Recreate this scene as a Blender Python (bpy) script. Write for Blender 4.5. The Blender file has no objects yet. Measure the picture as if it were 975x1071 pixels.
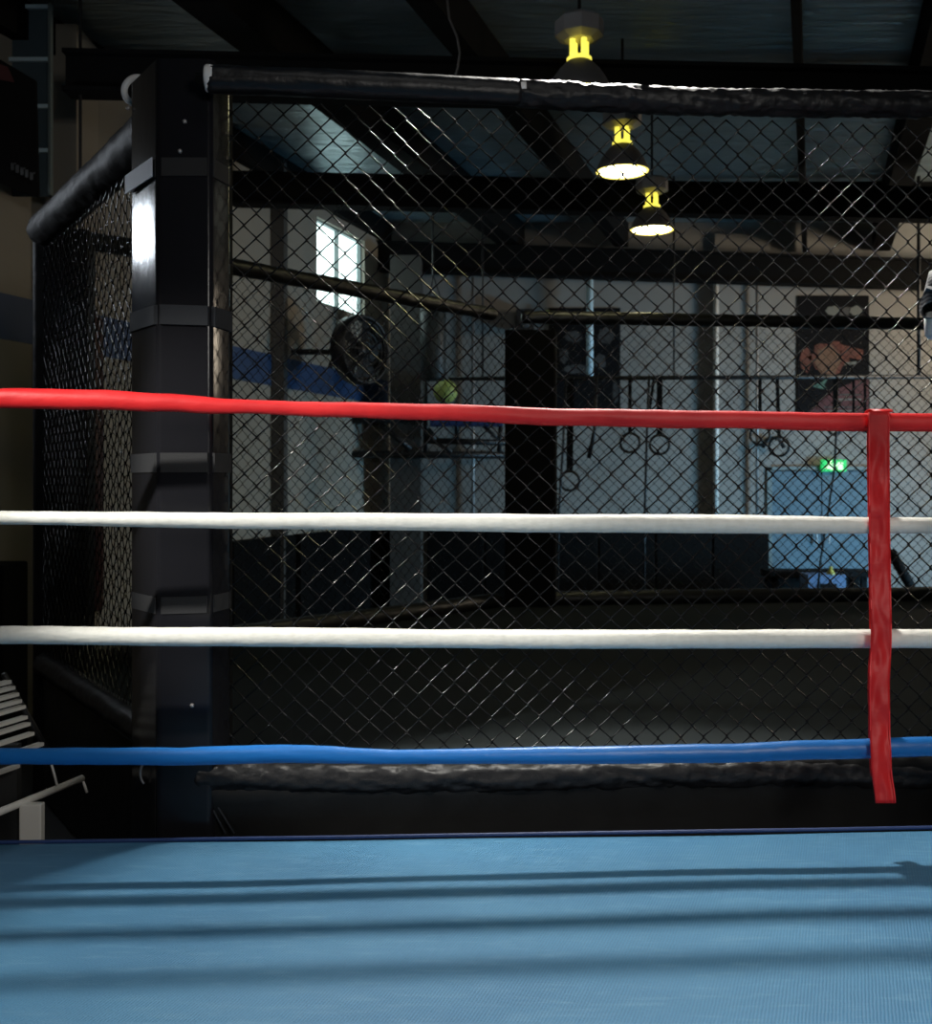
import bpy, bmesh, math, random
from mathutils import Vector, Matrix, noise
random.seed(7)
F = 1100.0; CX = 487.5; HY = 503.0; EYE = 1.85; CANVAS = 0.60
def P(px, py, d):
    return Vector(((px-CX)*d/F, d, EYE-(py-HY)*d/F))
scene = bpy.context.scene
COL = scene.collection

# ------------------------------------------------------------------ materials
def mat(name, color, rough=0.6, metal=0.0, bump=None, emit=None, spec=0.5, vary=None, coat=0.0, sheen=0.0):
    m = bpy.data.materials.new(name); m.use_nodes = True
    nt = m.node_tree; b = nt.nodes['Principled BSDF']
    b.inputs['Base Color'].default_value = (*color, 1)
    b.inputs['Roughness'].default_value = rough
    b.inputs['Metallic'].default_value = metal
    b.inputs['Specular IOR Level'].default_value = spec
    if coat: b.inputs['Coat Weight'].default_value = coat; b.inputs['Coat Roughness'].default_value = 0.12
    if sheen: b.inputs['Sheen Weight'].default_value = sheen
    tc = nt.nodes.new('ShaderNodeTexCoord')
    if bump:                                   # (scale, strength, stretch xyz, distance)
        sc, st, stretch, dist = bump
        mp = nt.nodes.new('ShaderNodeMapping'); mp.inputs['Scale'].default_value = stretch
        nt.links.new(tc.outputs['Object'], mp.inputs['Vector'])
        n = nt.nodes.new('ShaderNodeTexNoise'); n.inputs['Scale'].default_value = sc; n.inputs['Detail'].default_value = 5
        nt.links.new(mp.outputs[0], n.inputs['Vector'])
        bp = nt.nodes.new('ShaderNodeBump'); bp.inputs['Strength'].default_value = st; bp.inputs['Distance'].default_value = dist
        nt.links.new(n.outputs['Fac'], bp.inputs['Height']); nt.links.new(bp.outputs[0], b.inputs['Normal'])
    if vary:                                   # (scale, second colour)
        sc, c2 = vary
        n = nt.nodes.new('ShaderNodeTexNoise'); n.inputs['Scale'].default_value = sc; n.inputs['Detail'].default_value = 6
        nt.links.new(tc.outputs['Object'], n.inputs['Vector'])
        r = nt.nodes.new('ShaderNodeValToRGB'); r.color_ramp.elements[0].position = 0.35; r.color_ramp.elements[1].position = 0.7
        r.color_ramp.elements[0].color = (*color, 1); r.color_ramp.elements[1].color = (*c2, 1)
        nt.links.new(n.outputs['Fac'], r.inputs[0]); nt.links.new(r.outputs[0], b.inputs['Base Color'])
    if emit:
        b.inputs['Emission Color'].default_value = (*emit[0], 1); b.inputs['Emission Strength'].default_value = emit[1]
    return m

M = {}
M['vinyl'] = mat('black_vinyl', (.006,.006,.007), .4, spec=.3, bump=(9, .5, (1,1,1), .02))
M['vinyl_gloss'] = mat('glossy_black_vinyl', (.010,.010,.012), .17, bump=(7, .3, (1,1,.5), .010), coat=.0, spec=.22)
M['vinyl_dull'] = mat('dull_black_vinyl', (.006,.006,.007), .6, spec=.12, bump=(9, .5, (1,1,1), .02))
M['wrinkle'] = mat('wrinkled_vinyl', (.009,.009,.010), .46, spec=.28, bump=(22, .5, (1,1,1), .012))
M['wire'] = mat('black_coated_wire', (.004,.004,.0045), .14, spec=.27)
M['mat_top'] = mat('cage_mat', (.010,.0135,.0145), .8, spec=.12, bump=(60,.2,(1,1,1),.003))
M['skirt'] = mat('black_skirt_vinyl', (.006,.006,.006), .5, spec=.2, bump=(4,.4,(1,1,1),.02))
M['webbing'] = mat('grey_webbing', (.022,.024,.028), .8, spec=.2, bump=(300,.4,(1,1,1),.002))
M['red_tape'] = mat('red_rope_cover', (.66,.020,.022), .5, spec=.35, bump=(35,.35,(.4,1,1),.006), vary=(6,(.50,.012,.015)))
M['red_edge'] = mat('red_binding', (.80,.03,.035), .35)
M['white_cover'] = mat('white_rope_cover', (.76,.75,.69), .6, bump=(60,.5,(.35,1,1),.004), vary=(40,(.68,.67,.61)))
M['blue_cover'] = mat('blue_rope_cover', (.008,.13,.42), .38, bump=(45,.4,(.4,1,1),.005))
M['steel_dark'] = mat('dark_steel', (.012,.012,.013), .45, metal=.3)
M['beam'] = mat('dark_painted_beam', (.005,.005,.005), .8, spec=.1)
M['wall'] = mat('painted_block_wall', (.26,.25,.23), .8, bump=(14,.15,(1,1,1),.01), vary=(1.2,(.22,.212,.195)))
M['wall_side'] = mat('painted_side_wall', (.28,.255,.21), .8, bump=(14,.15,(1,1,1),.01))
M['stripe'] = mat('blue_wall_stripe', (.012,.045,.13), .6)
M['pillar'] = mat('grey_pillar', (.055,.052,.047), .7)
M['floor'] = mat('rubber_floor', (.02,.02,.021), .7, bump=(80,.2,(1,1,1),.003))
M['pad'] = mat('black_wall_pad', (.004,.004,.004), .8, spec=.08, bump=(6,.2,(1,1,1),.01))
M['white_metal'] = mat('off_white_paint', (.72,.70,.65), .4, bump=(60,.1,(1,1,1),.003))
M['alu'] = mat('dull_aluminium', (.38,.36,.35), .5, metal=.6)
M['shade'] = mat('dusty_shade', (.13,.12,.115), .5, metal=.3)
M['lens'] = mat('lamp_lens', (.9,.9,.8), .4, emit=((1,.93,.55),16))
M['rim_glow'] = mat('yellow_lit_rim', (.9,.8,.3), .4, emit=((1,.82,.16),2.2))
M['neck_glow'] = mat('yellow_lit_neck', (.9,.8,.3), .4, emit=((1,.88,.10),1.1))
M['pane_lit'] = mat('daylit_pane', (.8,.9,.9), .3, emit=((.74,.96,.93),2.6))
M['frame'] = mat('grey_window_frame', (.16,.2,.2), .5)
M['glass_dark'] = mat('dusty_blue_glass', (.07,.10,.12), .3, bump=(30,.2,(1,1,.1),.01))
M['bar_blue'] = mat('pale_blue_bar', (.55,.72,.80), .4)  # bluish glints of the glazing bars put into the base colour
M['door'] = mat('blue_grey_door', (.10,.165,.205), .7, vary=(3,(.085,.145,.185)))
M['exit_green'] = mat('green_sign_light', (.02,.4,.1), .5, emit=((.015,.50,.10),.9))
M['exit_pale'] = mat('pale_sign_light', (.7,.95,.6), .5, emit=((.62,.95,.50),.9))
M['yellow_green'] = mat('yellow_green_vinyl', (.40,.46,.12), .5)
M['blue_pad'] = mat('navy_pad', (.015,.04,.14), .5)
M['cloth_dark'] = mat('dark_banner', (.006,.006,.007), .8, spec=.1)
M['orange'] = mat('banner_orange', (.13,.035,.02), .8, vary=(9,(.09,.03,.02)))
M['skin_print'] = mat('banner_tan', (.15,.08,.045), .8, vary=(9,(.12,.06,.035)))
M['maroon'] = mat('banner_maroon', (.065,.013,.016), .7)
M['print_grey'] = mat('banner_grey', (.14,.15,.135), .8)
M['print_dim'] = mat('banner_dim_grey', (.055,.055,.055), .7, vary=(8,(.02,.02,.02)))
M['print_green'] = mat('banner_green', (.05,.13,.10), .7)
M['red_dark'] = mat('dark_red_leather', (.05,.008,.008), .5)
M['skin'] = mat('skin', (.33,.18,.12), .5)
M['hair'] = mat('hair', (.015,.012,.01), .5)
M['grey_knit'] = mat('grey_knit', (.16,.16,.17), .8)
M['white_cloth'] = mat('white_cloth', (.7,.7,.7), .7)
M['black_cloth'] = mat('black_cloth', (.02,.02,.025), .8)
M['bin_blue'] = mat('pale_blue_plastic', (.12,.18,.30), .5)
M['yellow'] = mat('dull_yellow', (.35,.30,.05), .5)
M['rail_far'] = mat('rail_vinyl', (.010,.010,.009), .4, bump=(9,.3,(1,1,1),.02))

# knit ribs for the glove cover
nt = M['grey_knit'].node_tree
w = nt.nodes.new('ShaderNodeTexWave'); w.inputs['Scale'].default_value = 34; w.inputs['Distortion'].default_value = 1.2; w.bands_direction = 'DIAGONAL'
tc = nt.nodes.new('ShaderNodeTexCoord'); nt.links.new(tc.outputs['Object'], w.inputs['Vector'])
r = nt.nodes.new('ShaderNodeValToRGB'); r.color_ramp.elements[0].color = (.045,.045,.05,1); r.color_ramp.elements[1].color = (.24,.24,.25,1)
nt.links.new(w.outputs['Fac'], r.inputs[0]); nt.links.new(r.outputs[0], nt.nodes['Principled BSDF'].inputs['Base Color'])

# canvas: woven blue vinyl with scuffs and chalky wear
def canvas_mat():
    m = bpy.data.materials.new('blue_ring_canvas'); m.use_nodes = True; nt = m.node_tree; b = nt.nodes['Principled BSDF']
    tc = nt.nodes.new('ShaderNodeTexCoord')
    def noi(scale, stretch, detail=6, rot=0):
        mp = nt.nodes.new('ShaderNodeMapping'); mp.inputs['Scale'].default_value = stretch; mp.inputs['Rotation'].default_value = (0,0,rot)
        nt.links.new(tc.outputs['Object'], mp.inputs[0])
        n = nt.nodes.new('ShaderNodeTexNoise'); n.inputs['Scale'].default_value = scale; n.inputs['Detail'].default_value = detail
        nt.links.new(mp.outputs[0], n.inputs['Vector']); return n
    a = noi(1.6, (1,1,1)); s = noi(9, (1,6,1), 8, .5); g = noi(160, (1,1,1), 2)
    r1 = nt.nodes.new('ShaderNodeValToRGB'); r1.color_ramp.elements[0].position=.3; r1.color_ramp.elements[1].position=.75
    r1.color_ramp.elements[0].color=(.038,.160,.300,1); r1.color_ramp.elements[1].color=(.062,.215,.37,1)
    nt.links.new(a.outputs['Fac'], r1.inputs[0])
    r2 = nt.nodes.new('ShaderNodeValToRGB'); r2.color_ramp.elements[0].position=.52; r2.color_ramp.elements[1].position=.78
    nt.links.new(s.outputs['Fac'], r2.inputs[0])
    mx = nt.nodes.new('ShaderNodeMixRGB'); mx.inputs[2].default_value=(.13,.29,.43,1)
    mu = nt.nodes.new('ShaderNodeMath'); mu.operation='MULTIPLY'; mu.inputs[1].default_value=.45
    nt.links.new(r2.outputs[0], mu.inputs[0]); nt.links.new(mu.outputs[0], mx.inputs[0]); nt.links.new(r1.outputs[0], mx.inputs[1])
    # fine weave
    wv = nt.nodes.new('ShaderNodeTexWave'); wv.inputs['Scale'].default_value=38; wv.inputs['Distortion'].default_value=1.5; wv.inputs['Detail'].default_value=2
    mp = nt.nodes.new('ShaderNodeMapping'); mp.inputs['Rotation'].default_value=(0,0,.35)
    nt.links.new(tc.outputs['Object'], mp.inputs[0]); nt.links.new(mp.outputs[0], wv.inputs['Vector'])
    ad = nt.nodes.new('ShaderNodeMath'); ad.operation='ADD'
    nt.links.new(wv.outputs['Fac'], ad.inputs[0]); nt.links.new(g.outputs['Fac'], ad.inputs[1])
    mr = nt.nodes.new('ShaderNodeMapRange'); mr.inputs[1].default_value=.2; mr.inputs[2].default_value=1.6; mr.inputs[3].default_value=.86; mr.inputs[4].default_value=1.1
    nt.links.new(ad.outputs[0], mr.inputs[0])
    vm = nt.nodes.new('ShaderNodeVectorMath'); vm.operation='SCALE'
    nt.links.new(mx.outputs[0], vm.inputs[0]); nt.links.new(mr.outputs[0], vm.inputs['Scale'])
    nt.links.new(vm.outputs[0], b.inputs['Base Color'])
    bp = nt.nodes.new('ShaderNodeBump'); bp.inputs['Strength'].default_value=.35; bp.inputs['Distance'].default_value=.003
    nt.links.new(ad.outputs[0], bp.inputs['Height']); nt.links.new(bp.outputs[0], b.inputs['Normal'])
    b.inputs['Roughness'].default_value=.55
    return m
M['canvas'] = canvas_mat()

# ribbed foil-faced roof sheeting
def roof_mat():
    m = bpy.data.materials.new('foil_roof_sheeting'); m.use_nodes = True; nt = m.node_tree; b = nt.nodes['Principled BSDF']
    tc = nt.nodes.new('ShaderNodeTexCoord')
    mp = nt.nodes.new('ShaderNodeMapping'); mp.inputs['Scale'].default_value=(.8,4,1)
    nt.links.new(tc.outputs['Object'], mp.inputs[0])
    n = nt.nodes.new('ShaderNodeTexNoise'); n.inputs['Scale'].default_value=2.5; n.inputs['Detail'].default_value=6; n.inputs['Distortion'].default_value=.6
    nt.links.new(mp.outputs[0], n.inputs['Vector'])
    bp = nt.nodes.new('ShaderNodeBump'); bp.inputs['Strength'].default_value=.8; bp.inputs['Distance'].default_value=.08
    nt.links.new(n.outputs['Fac'], bp.inputs['Height']); nt.links.new(bp.outputs[0], b.inputs['Normal'])
    b.inputs['Base Color'].default_value=(.42,.52,.56,1); b.inputs['Metallic'].default_value=.6; b.inputs['Roughness'].default_value=.33
    return m
M['roof'] = roof_mat()

# ------------------------------------------------------------------ object helpers
def link_mesh(name, me, m, parent=None, smooth=False):
    o = bpy.data.objects.new(name, me); COL.objects.link(o)
    if m: me.materials.append(m)
    if smooth:
        for p in me.polygons: p.use_smooth = True
    if parent: o.parent = parent
    return o
def obj(name, bm, m, parent=None, smooth=False, bevel=0.0):
    """link a bmesh in world coordinates as one object; vertices are moved to a local origin"""
    if bevel:
        bmesh.ops.bevel(bm, geom=[e for e in bm.edges if len(e.link_faces)==2 and e.calc_face_angle(0)>.5], offset=bevel, segments=3, profile=.6, affect='EDGES', clamp_overlap=True)
    bmesh.ops.recalc_face_normals(bm, faces=bm.faces[:])
    me = bpy.data.meshes.new(name)
    base = parent_loc(parent)
    if parent is None:
        xs=[v.co for v in bm.verts]; c = sum(xs, Vector())/len(xs); zmin=min(v.z for v in xs); base = Vector((c.x,c.y,zmin))
    for v in bm.verts: v.co -= base
    bm.to_mesh(me); bm.free()
    o = link_mesh(name, me, m, parent, smooth)
    if parent is None: o.location = base
    return o
def parent_loc(p):
    v = Vector((0,0,0))
    while p is not None:
        v = v + p.location; p = p.parent
    return v
def empty(name, loc, label, cat, group=None):
    o = bpy.data.objects.new(name, None); COL.objects.link(o); o.location = loc; o.empty_display_size=.1
    tag(o, label, cat, group); return o
def tag(o, label, cat, group=None):
    o['label']=label; o['category']=cat
    if group: o['group']=group
    return o
def struct(o): o['kind']='structure'; return o
def box(bm, c, s, rot=None):
    """box centred at c with size s, optional Matrix rot"""
    r = bmesh.ops.create_cube(bm, size=1.0)
    for v in r['verts']:
        p = Vector((v.co.x*s[0], v.co.y*s[1], v.co.z*s[2]))
        if rot: p = rot @ p
        v.co = p + Vector(c)
    return bm
def tube(bm, pts, r, seg=8, cap=True, squash=None):
    """tube along pts; r a number or list"""
    pts=[Vector(p) for p in pts]; n=len(pts); rings=[]
    up=Vector((0,0,1)); prev=None
    for i,p in enumerate(pts):
        t=(pts[min(i+1,n-1)]-pts[max(i-1,0)]).normalized()
        a = up if abs(t.z)<.9 else Vector((0,1,0))
        if prev is not None: a=prev
        s=t.cross(a).normalized(); u=s.cross(t).normalized(); prev=u
        rr=r[i] if isinstance(r,(list,tuple)) else r
        ring=[]
        for k in range(seg):
            an=2*math.pi*k/seg
            ring.append(bm.verts.new(p+s*math.cos(an)*rr*(squash or 1)+u*math.sin(an)*rr))
        rings.append(ring)
    for i in range(n-1):
        for k in range(seg):
            bm.faces.new((rings[i][k],rings[i][(k+1)%seg],rings[i+1][(k+1)%seg],rings[i+1][k]))
    if cap:
        bm.faces.new(rings[0][::-1]); bm.faces.new(rings[-1])
    return bm
def lathe(bm, prof, c, seg=32, axis=None):
    """prof list of (r,z), revolve around +Z (or matrix axis) at c"""
    rings=[]
    for (r,z) in prof:
        ring=[]
        for k in range(seg):
            a=2*math.pi*k/seg; p=Vector((math.cos(a)*r, math.sin(a)*r, z))
            if axis: p = axis @ p
            ring.append(bm.verts.new(p+Vector(c)))
        rings.append(ring)
    for i in range(len(rings)-1):
        for k in range(seg):
            bm.faces.new((rings[i][k],rings[i][(k+1)%seg],rings[i+1][(k+1)%seg],rings[i+1][k]))
    bm.faces.new(rings[0][::-1]); bm.faces.new(rings[-1])
    return bm
def torus(bm, c, R, r, seg=24, s2=8, mtx=None):
    vs=[]
    for i in range(seg):
        a=2*math.pi*i/seg; ring=[]
        for j in range(s2):
            b=2*math.pi*j/s2
            p=Vector(((R+r*math.cos(b))*math.cos(a), r*math.sin(b), (R+r*math.cos(b))*math.sin(a)))
            if mtx: p = mtx @ p
            ring.append(bm.verts.new(p+Vector(c)))
        vs.append(ring)
    for i in range(seg):
        for j in range(s2):
            bm.faces.new((vs[i][j],vs[i][(j+1)%s2],vs[(i+1)%seg][(j+1)%s2],vs[(i+1)%seg][j]))
    return bm
def prism(bm, poly, z0, z1):
    a=[bm.verts.new((x,y,z0)) for x,y in poly]; b=[bm.verts.new((x,y,z1)) for x,y in poly]
    n=len(poly); bm.faces.new(a[::-1]); bm.faces.new(b)
    for i in range(n): bm.faces.new((a[i],a[(i+1)%n],b[(i+1)%n],b[i]))
    return bm
def slab(bm, pts, off):
    """polygon of world points extruded by offset vector"""
    a=[bm.verts.new(p) for p in pts]; b=[bm.verts.new(Vector(p)+Vector(off)) for p in pts]
    n=len(pts); bm.faces.new(a[::-1]); bm.faces.new(b)
    for i in range(n): bm.faces.new((a[i],a[(i+1)%n],b[(i+1)%n],b[i]))
    return bm
def B(): return bmesh.new()
def lerp(tab, x):
    if x<=tab[0][0]: return tab[0][1]
    for (a,b),(c,d) in zip(tab,tab[1:]):
        if x<=c:
            t=(x-a)/(c-a); t=t*t*(3-2*t); return b+(d-b)*t
    return tab[-1][1]

# ------------------------------------------------------------------ room shell
def LW(d): return -6.25+.339*d                      # plan line of the left wall
def LWP(d, z, off=0):                                # point on left wall; off = distance into the room
    n = Vector((1,-.339,0)).normalized()
    return Vector((LW(d), d, z)) + n*off
bm=B(); box(bm,(1.5,5.5,-.05),(22,24,.1)); struct(obj('floor',bm,M['floor']))
WALL_D=15.2
bm=B(); box(bm,(3.6,WALL_D+.1,2.8),(11.2,.2,5.6)); struct(obj('wall_back',bm,M['wall']))
def wall_strip(d0,d1,z0,z1,t=-.2,off=0.0):
    bm=B(); a=LWP(d0,z0,off); b=LWP(d1,z0,off); n=Vector((1,-.339,0)).normalized()*t
    slab(bm,[a,b,b+Vector((0,0,z1-z0)),a+Vector((0,0,z1-z0))],n); return bm
# left wall built round its high windows: solid below 3.25, piers between, strip above
def left_wall():
    bm=B()
    def add(d0,d1,z0,z1):
        a=LWP(d0,z0); b=LWP(d1,z0); n=Vector((1,-.339,0)).normalized()*-.2
        slab(bm,[a,b,b+Vector((0,0,z1-z0)),a+Vector((0,0,z1-z0))],n)
    add(-6,WALL_D+.35,0,3.30)
    add(-6,5.65,3.30,5.6); add(5.65,6.55,3.30,3.42); add(5.65,6.55,3.82,5.6); add(6.55,13.0,3.30,5.6)
    add(13.0,14.35,3.30,4.08); add(13.0,14.35,5.12,5.6); add(14.35,WALL_D+.35,3.30,5.6)
    return bm
struct(obj('wall_left',left_wall(),M['wall_side']))
struct(obj('trim_1',wall_strip(-5.9,WALL_D-.1,2.93,3.28,t=-.012,off=.012),M['stripe']))      # blue painted band
bm=B(); box(bm,(9.3,5.5,2.8),(.2,22,5.6)); struct(obj('wall_right',bm,M['wall_side']))
bm=B(); box(bm,(.8,-6.1,2.8),(18,.2,5.6)); struct(obj('wall_front',bm,M['wall_side']))
# ribbed roof
def roof():
    bm=B(); nx=150; xs=[-9+18.8*i/nx for i in range(nx+1)]; rows=[]
    for y in [-6.2+ (22*j/44) for j in range(45)]:
        rows.append([bm.verts.new((x,y,5.60+.03*math.sin(y*2*math.pi/1.1)+.02*noise.noise(Vector((x*.6,y*.6,0))))) for x in xs])
    for a,b in zip(rows,rows[1:]):
        for i in range(nx): bm.faces.new((a[i],a[i+1],b[i+1],b[i]))
    return bm
o=obj('ceiling',roof(),M['roof'],smooth=True); struct(o)
sol=o.modifiers.new('s','SOLIDIFY'); sol.thickness=.03; sol.offset=1

# window 1 : high lit window on the left wall
def wall_window(name, d0,d1,z0,z1, lit, nm=1):
    n=Vector((1,-.339,0)).normalized()
    e=bpy.data.objects.new(name,None); COL.objects.link(e); e.location=LWP((d0+d1)/2,z0,-.1); struct(e)
    bm=B(); up=Vector((0,0,1))
    def bar(a,b,w,t=.06): # box bar between a and b
        v=b-a; L=v.length; dirv=v.normalized(); side=dirv.cross(n).normalized()
        pts=[a-side*w/2,b-side*w/2,b+side*w/2,a+side*w/2]; slab(bm,[p-n*t/2 for p in pts],n*t)
    A=LWP(d0,z0,-.08);Bq=LWP(d1,z0,-.08);C=LWP(d1,z1,-.08);D=LWP(d0,z1,-.08)
    bar(A,Bq,.045);bar(Bq,C,.045);bar(C,D,.045);bar(D,A,.045)
    for i in range(1,nm+1):
        d=d0+(d1-d0)*i/(nm+1); bar(LWP(d,z0,-.08),LWP(d,z1,-.08),.025)
    obj('window_frame',bm,M['frame'],e)
    bm=B(); slab(bm,[LWP(d0,z0,-.12),LWP(d1,z0,-.12),LWP(d1,z1,-.12),LWP(d0,z1,-.12)],-n*.01); obj('pane',bm,lit,e)
    return e
wall_window('window_1',13.0,14.35,4.08,5.12,M['pane_lit'])
M['pane_hot']=mat('sunlit_pane',(.9,.9,.95),.3,emit=((.82,.90,1),26))
wall_window('window_3',5.65,6.55,3.42,3.82,M['pane_hot'],nm=0)
# window 2 : tall dusty glazed panel facing the ring at the upper left
e=bpy.data.objects.new('window_2',None); COL.objects.link(e); e.location=P(25,205,8.10); struct(e)
bm=B(); a=P(-40,205,8.10); b=P(54,205,8.10); zt=P(0,5,8.10).z
box(bm,((a.x+b.x)/2,8.12,(a.z+zt)/2),(b.x-a.x,.02,zt-a.z)); obj('pane',bm,M['glass_dark'],e)
bm=B()
for py in (8,63,112,158): box(bm,((a.x+b.x)/2,8.09,P(0,py,8.10).z),(b.x-a.x,.03,.030))
obj('glazing_bar',bm,M['bar_blue'],e)
bm=B(); box(bm,(b.x-.005,8.09,(a.z+zt)/2),(.02,.05,zt-a.z)); obj('window_frame',bm,M['frame'],e)
# pilaster right of it and other wall piers
def trim_box(n, px0,px1,py0,py1,d,depth,m):
    a=P(px0,py1,d); b=P(px1,py0,d); bm=B(); box(bm,((a.x+b.x)/2,d+depth/2,(a.z+b.z)/2),(b.x-a.x,depth,b.z-a.z)); return struct(obj('trim_%d'%n,bm,m))
z=lambda zz,d: HY-(zz-EYE)*F/d
trim_box(2,54,80,z(5.5,8.4),z(0,8.4),8.4,.5,M['wall_side'])
trim_box(3,284,297,z(5.5,11.9),z(0,11.9),11.9,.25,M['pillar'])
trim_box(4,408,440,z(4.9,14.2),z(0,14.2),14.2,.8,M['pillar'])
trim_box(5,748,806,z(5.4,15.1),z(0,15.1),15.1,.1,M['wall'])
# light steel conduits on the back wall, and a painted pilaster highlight
def conduit(n,px,py0,py1,d,r,m):
    bm=B(); tube(bm,[P(px,py0,d),P(px,py1,d)],r,8); return struct(obj('trim_%d'%n,bm,m,smooth=True))
conduit(6,792,286,546,15.0,.022,M['alu']); conduit(7,495,290,640,15.1,.022,M['alu']); conduit(20,749,288,548,15.06,.04,M['white_metal']); conduit(8,617,282,395,14.9,.05,M['bar_blue'])  # white tube added as the pilaster's bright lit edge
# roof beams across
def xbeam(n,pa,pb,d,h,w=.16,m='beam'):
    """pa/pb = (px,py of the underside)"""
    a=P(*pa,d); b=P(*pb,d); bm=B()
    # I-section : two flanges and a web
    v=(b-a); L=v.length; dirv=v.normalized(); upv=Vector((0,0,1)); s=Vector((0,1,0))
    def part(z0,z1,w): slab(bm,[a+upv*z0-s*w/2,b+upv*z0-s*w/2,b+upv*z0+s*w/2,a+upv*z0+s*w/2],upv*(z1-z0))
    part(0,.03,w); part(h-.03,h,w); part(.03,h-.03,.05)
    return struct(obj('trim_%d'%n,bm,M[m]))
xbeam(9,(70,99),(1420,128),7.6,.30,.2)
xbeam(10,(170,213),(1300,239),11.1,.34,.2)
xbeam(11,(395,284),(1180,310),14.8,.42,.2)
# purlins running into the depth
def purlin(n,x0,w,h,zt=5.55,d0=-5,d1=15.1):
    bm=B(); a=Vector((x0+.33*d0,d0,zt-h)); b=Vector((x0+.33*d1,d1,zt-h)); s=Vector((w/2,0,0)); slab(bm,[a-s,a+s,b+s,b-s],(0,0,h)); return struct(obj('trim_%d'%n,bm,M['beam']))
purlin(12,-4.3,.32,.36); purlin(13,-2.75,.20,.34); purlin(14,-.12,.07,.42); purlin(15,.98,.26,.40); purlin(16,-6.2,.3,.3)
# cross purlins, thin
for i,dd in enumerate((9.5,13.0)):
    bm=B(); box(bm,(1.2,dd,5.48),(13,.09,.12)); struct(obj('trim_%d'%(17+i),bm,M['beam']))

# pilaster patch on left wall between the cage and the wall
# ------------------------------------------------------------------ boxing ring
ring=empty('boxing_ring_platform',(0.4,2.0,0),'blue canvas floor of the raised boxing ring in the foreground','boxing ring')
eL=1375/378.0; eR=1375/362.5
def edge_d(x):           # plan depth of the far canvas edge at world x
    xl=(-CX)*eL/F; xr=(975-CX)*eR/F
    return eL+(eR-eL)*(x-xl)/(xr-xl)
def canvas():
    bm=B(); nx,ny=120,110; rows=[]
    for j in range(ny+1):
        row=[]
        for i in range(nx+1):
            x=-3.1+6.6*i/nx; yf=edge_d(x); y=-3.2+(yf+3.2)*j/ny
            zz=CANVAS+.006*noise.noise(Vector((x*1.1,y*1.5,3)))+.003*noise.noise(Vector((x*.5,y*9,1)))
            if j==ny: zz-=.012
            row.append(bm.verts.new((x,y,zz)))
        rows.append(row)
    for a,b in zip(rows,rows[1:]):
        for i in range(nx): bm.faces.new((a[i],a[i+1],b[i+1],b[i]))
    return bm
obj('canvas',canvas(),M['canvas'],ring,smooth=True)
bm=B(); prism(bm,[(-3.1,-3.2),(3.5,-3.2),(3.5,edge_d(3.5)-.004),(-3.1,edge_d(-3.1)-.004)],.02,CANVAS-.03); obj('platform_frame',bm,M['skirt'],ring)
bm=B(); a=Vector((-3.1,edge_d(-3.1)+.004,CANVAS-.002)); b=Vector((3.5,edge_d(3.5)+.004,CANVAS-.002))
tube(bm,[a.lerp(b,t/40)+Vector((0,0,.002*noise.noise(Vector((t*.4,0,0))))) for t in range(41)],.007,8); o=obj('edge_piping',bm,M['blue_pad'],ring,smooth=True); o['label']='thin navy piping along the canvas edge'
# ring posts outside the frame
def rope_d(px): return 3.45+(3.62-3.45)*(px/975.0)
def rope_pt(px,py):
    d=rope_d(px); return P(px,py,d)
pL=rope_pt(-310,0); pR=rope_pt(1400,0)
for (pt,side) in ((pL,'left'),(pR,'right')):
    t=empty('ring_post',(pt.x,pt.y,CANVAS),'black ring corner post at the %s end of the ropes'%side,'ring post','ring corner posts')
    bm=B(); tube(bm,[(pt.x,pt.y,CANVAS+.012),(pt.x,pt.y,CANVAS+1.65)],.05,20); obj('pole',bm,M['steel_dark'],t,smooth=True)
    bm=B(); lathe(bm,[(.12,0),(.12,.012),(.06,.03)],(pt.x,pt.y,CANVAS),24); obj('base_plate',bm,M['steel_dark'],t)
ropes={}
def rope(name,label,cy,th,m,flat=.8,seed=0,twist=0.0,dy=0.0):
    pts=[];rs=[];flats=[]
    bm=B(); n=420; seg=20; rings=[]
    for i in range(n+1):
        px=-300+1700*i/n
        d=rope_d(px)+dy; c=P(px,lerp(cy,px),d); hh=lerp(th,px)*d/F/2
        hh*=1+.05*noise.noise(Vector((px*.012,seed,0)))+.03*noise.noise(Vector((px*.05,seed,5)))
        ring=[]
        for k in range(seg):
            a=2*math.pi*k/seg
            ca,sa=math.cos(a),math.sin(a)
            # crease: a seam that wanders round the cover
            sm=a-(1.2+.8*math.sin(px*.008+seed)+twist*px*.004)
            cr=1-.10*math.exp(-(math.sin(sm/2)/.12)**2)
            ww=1+.03*noise.noise(Vector((px*.03,ca*2,sa*2+seed)))
            ring.append(bm.verts.new(c+Vector((0,ca*hh*flat*cr*ww,sa*hh*cr*ww))))
        rings.append(ring)
    for i in range(n):
        for k in range(seg): bm.faces.new((rings[i][k],rings[i][(k+1)%seg],rings[i+1][(k+1)%seg],rings[i+1][k]))
    bm.faces.new(rings[0][::-1]); bm.faces.new(rings[-1])
    o=obj(name,bm,m,smooth=True); tag(o,label,'ring rope'); ropes[name+label[:3]]=o; return o
rope('ring_rope','red vinyl-covered top rope of the boxing ring',[(-300,405),(0,416.5),(100,418),(170,421),(240,425),(350,428.5),(450,431),(600,436.5),(750,439),(900,441.5),(1400,450)],
     [(-300,22),(0,21),(120,21),(200,18),(260,14.5),(420,17),(560,18),(700,19),(975,19)],M['red_tape'],.7,1,1)
rope('ring_rope','upper of the two white padded ring ropes, just below the red rope',[(-300,537),(0,541.5),(300,545),(600,547.2),(975,549.5),(1400,551)],[(0,14.5),(250,17),(600,19.5),(750,20),(975,17)],M['white_cover'],1,2)
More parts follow.
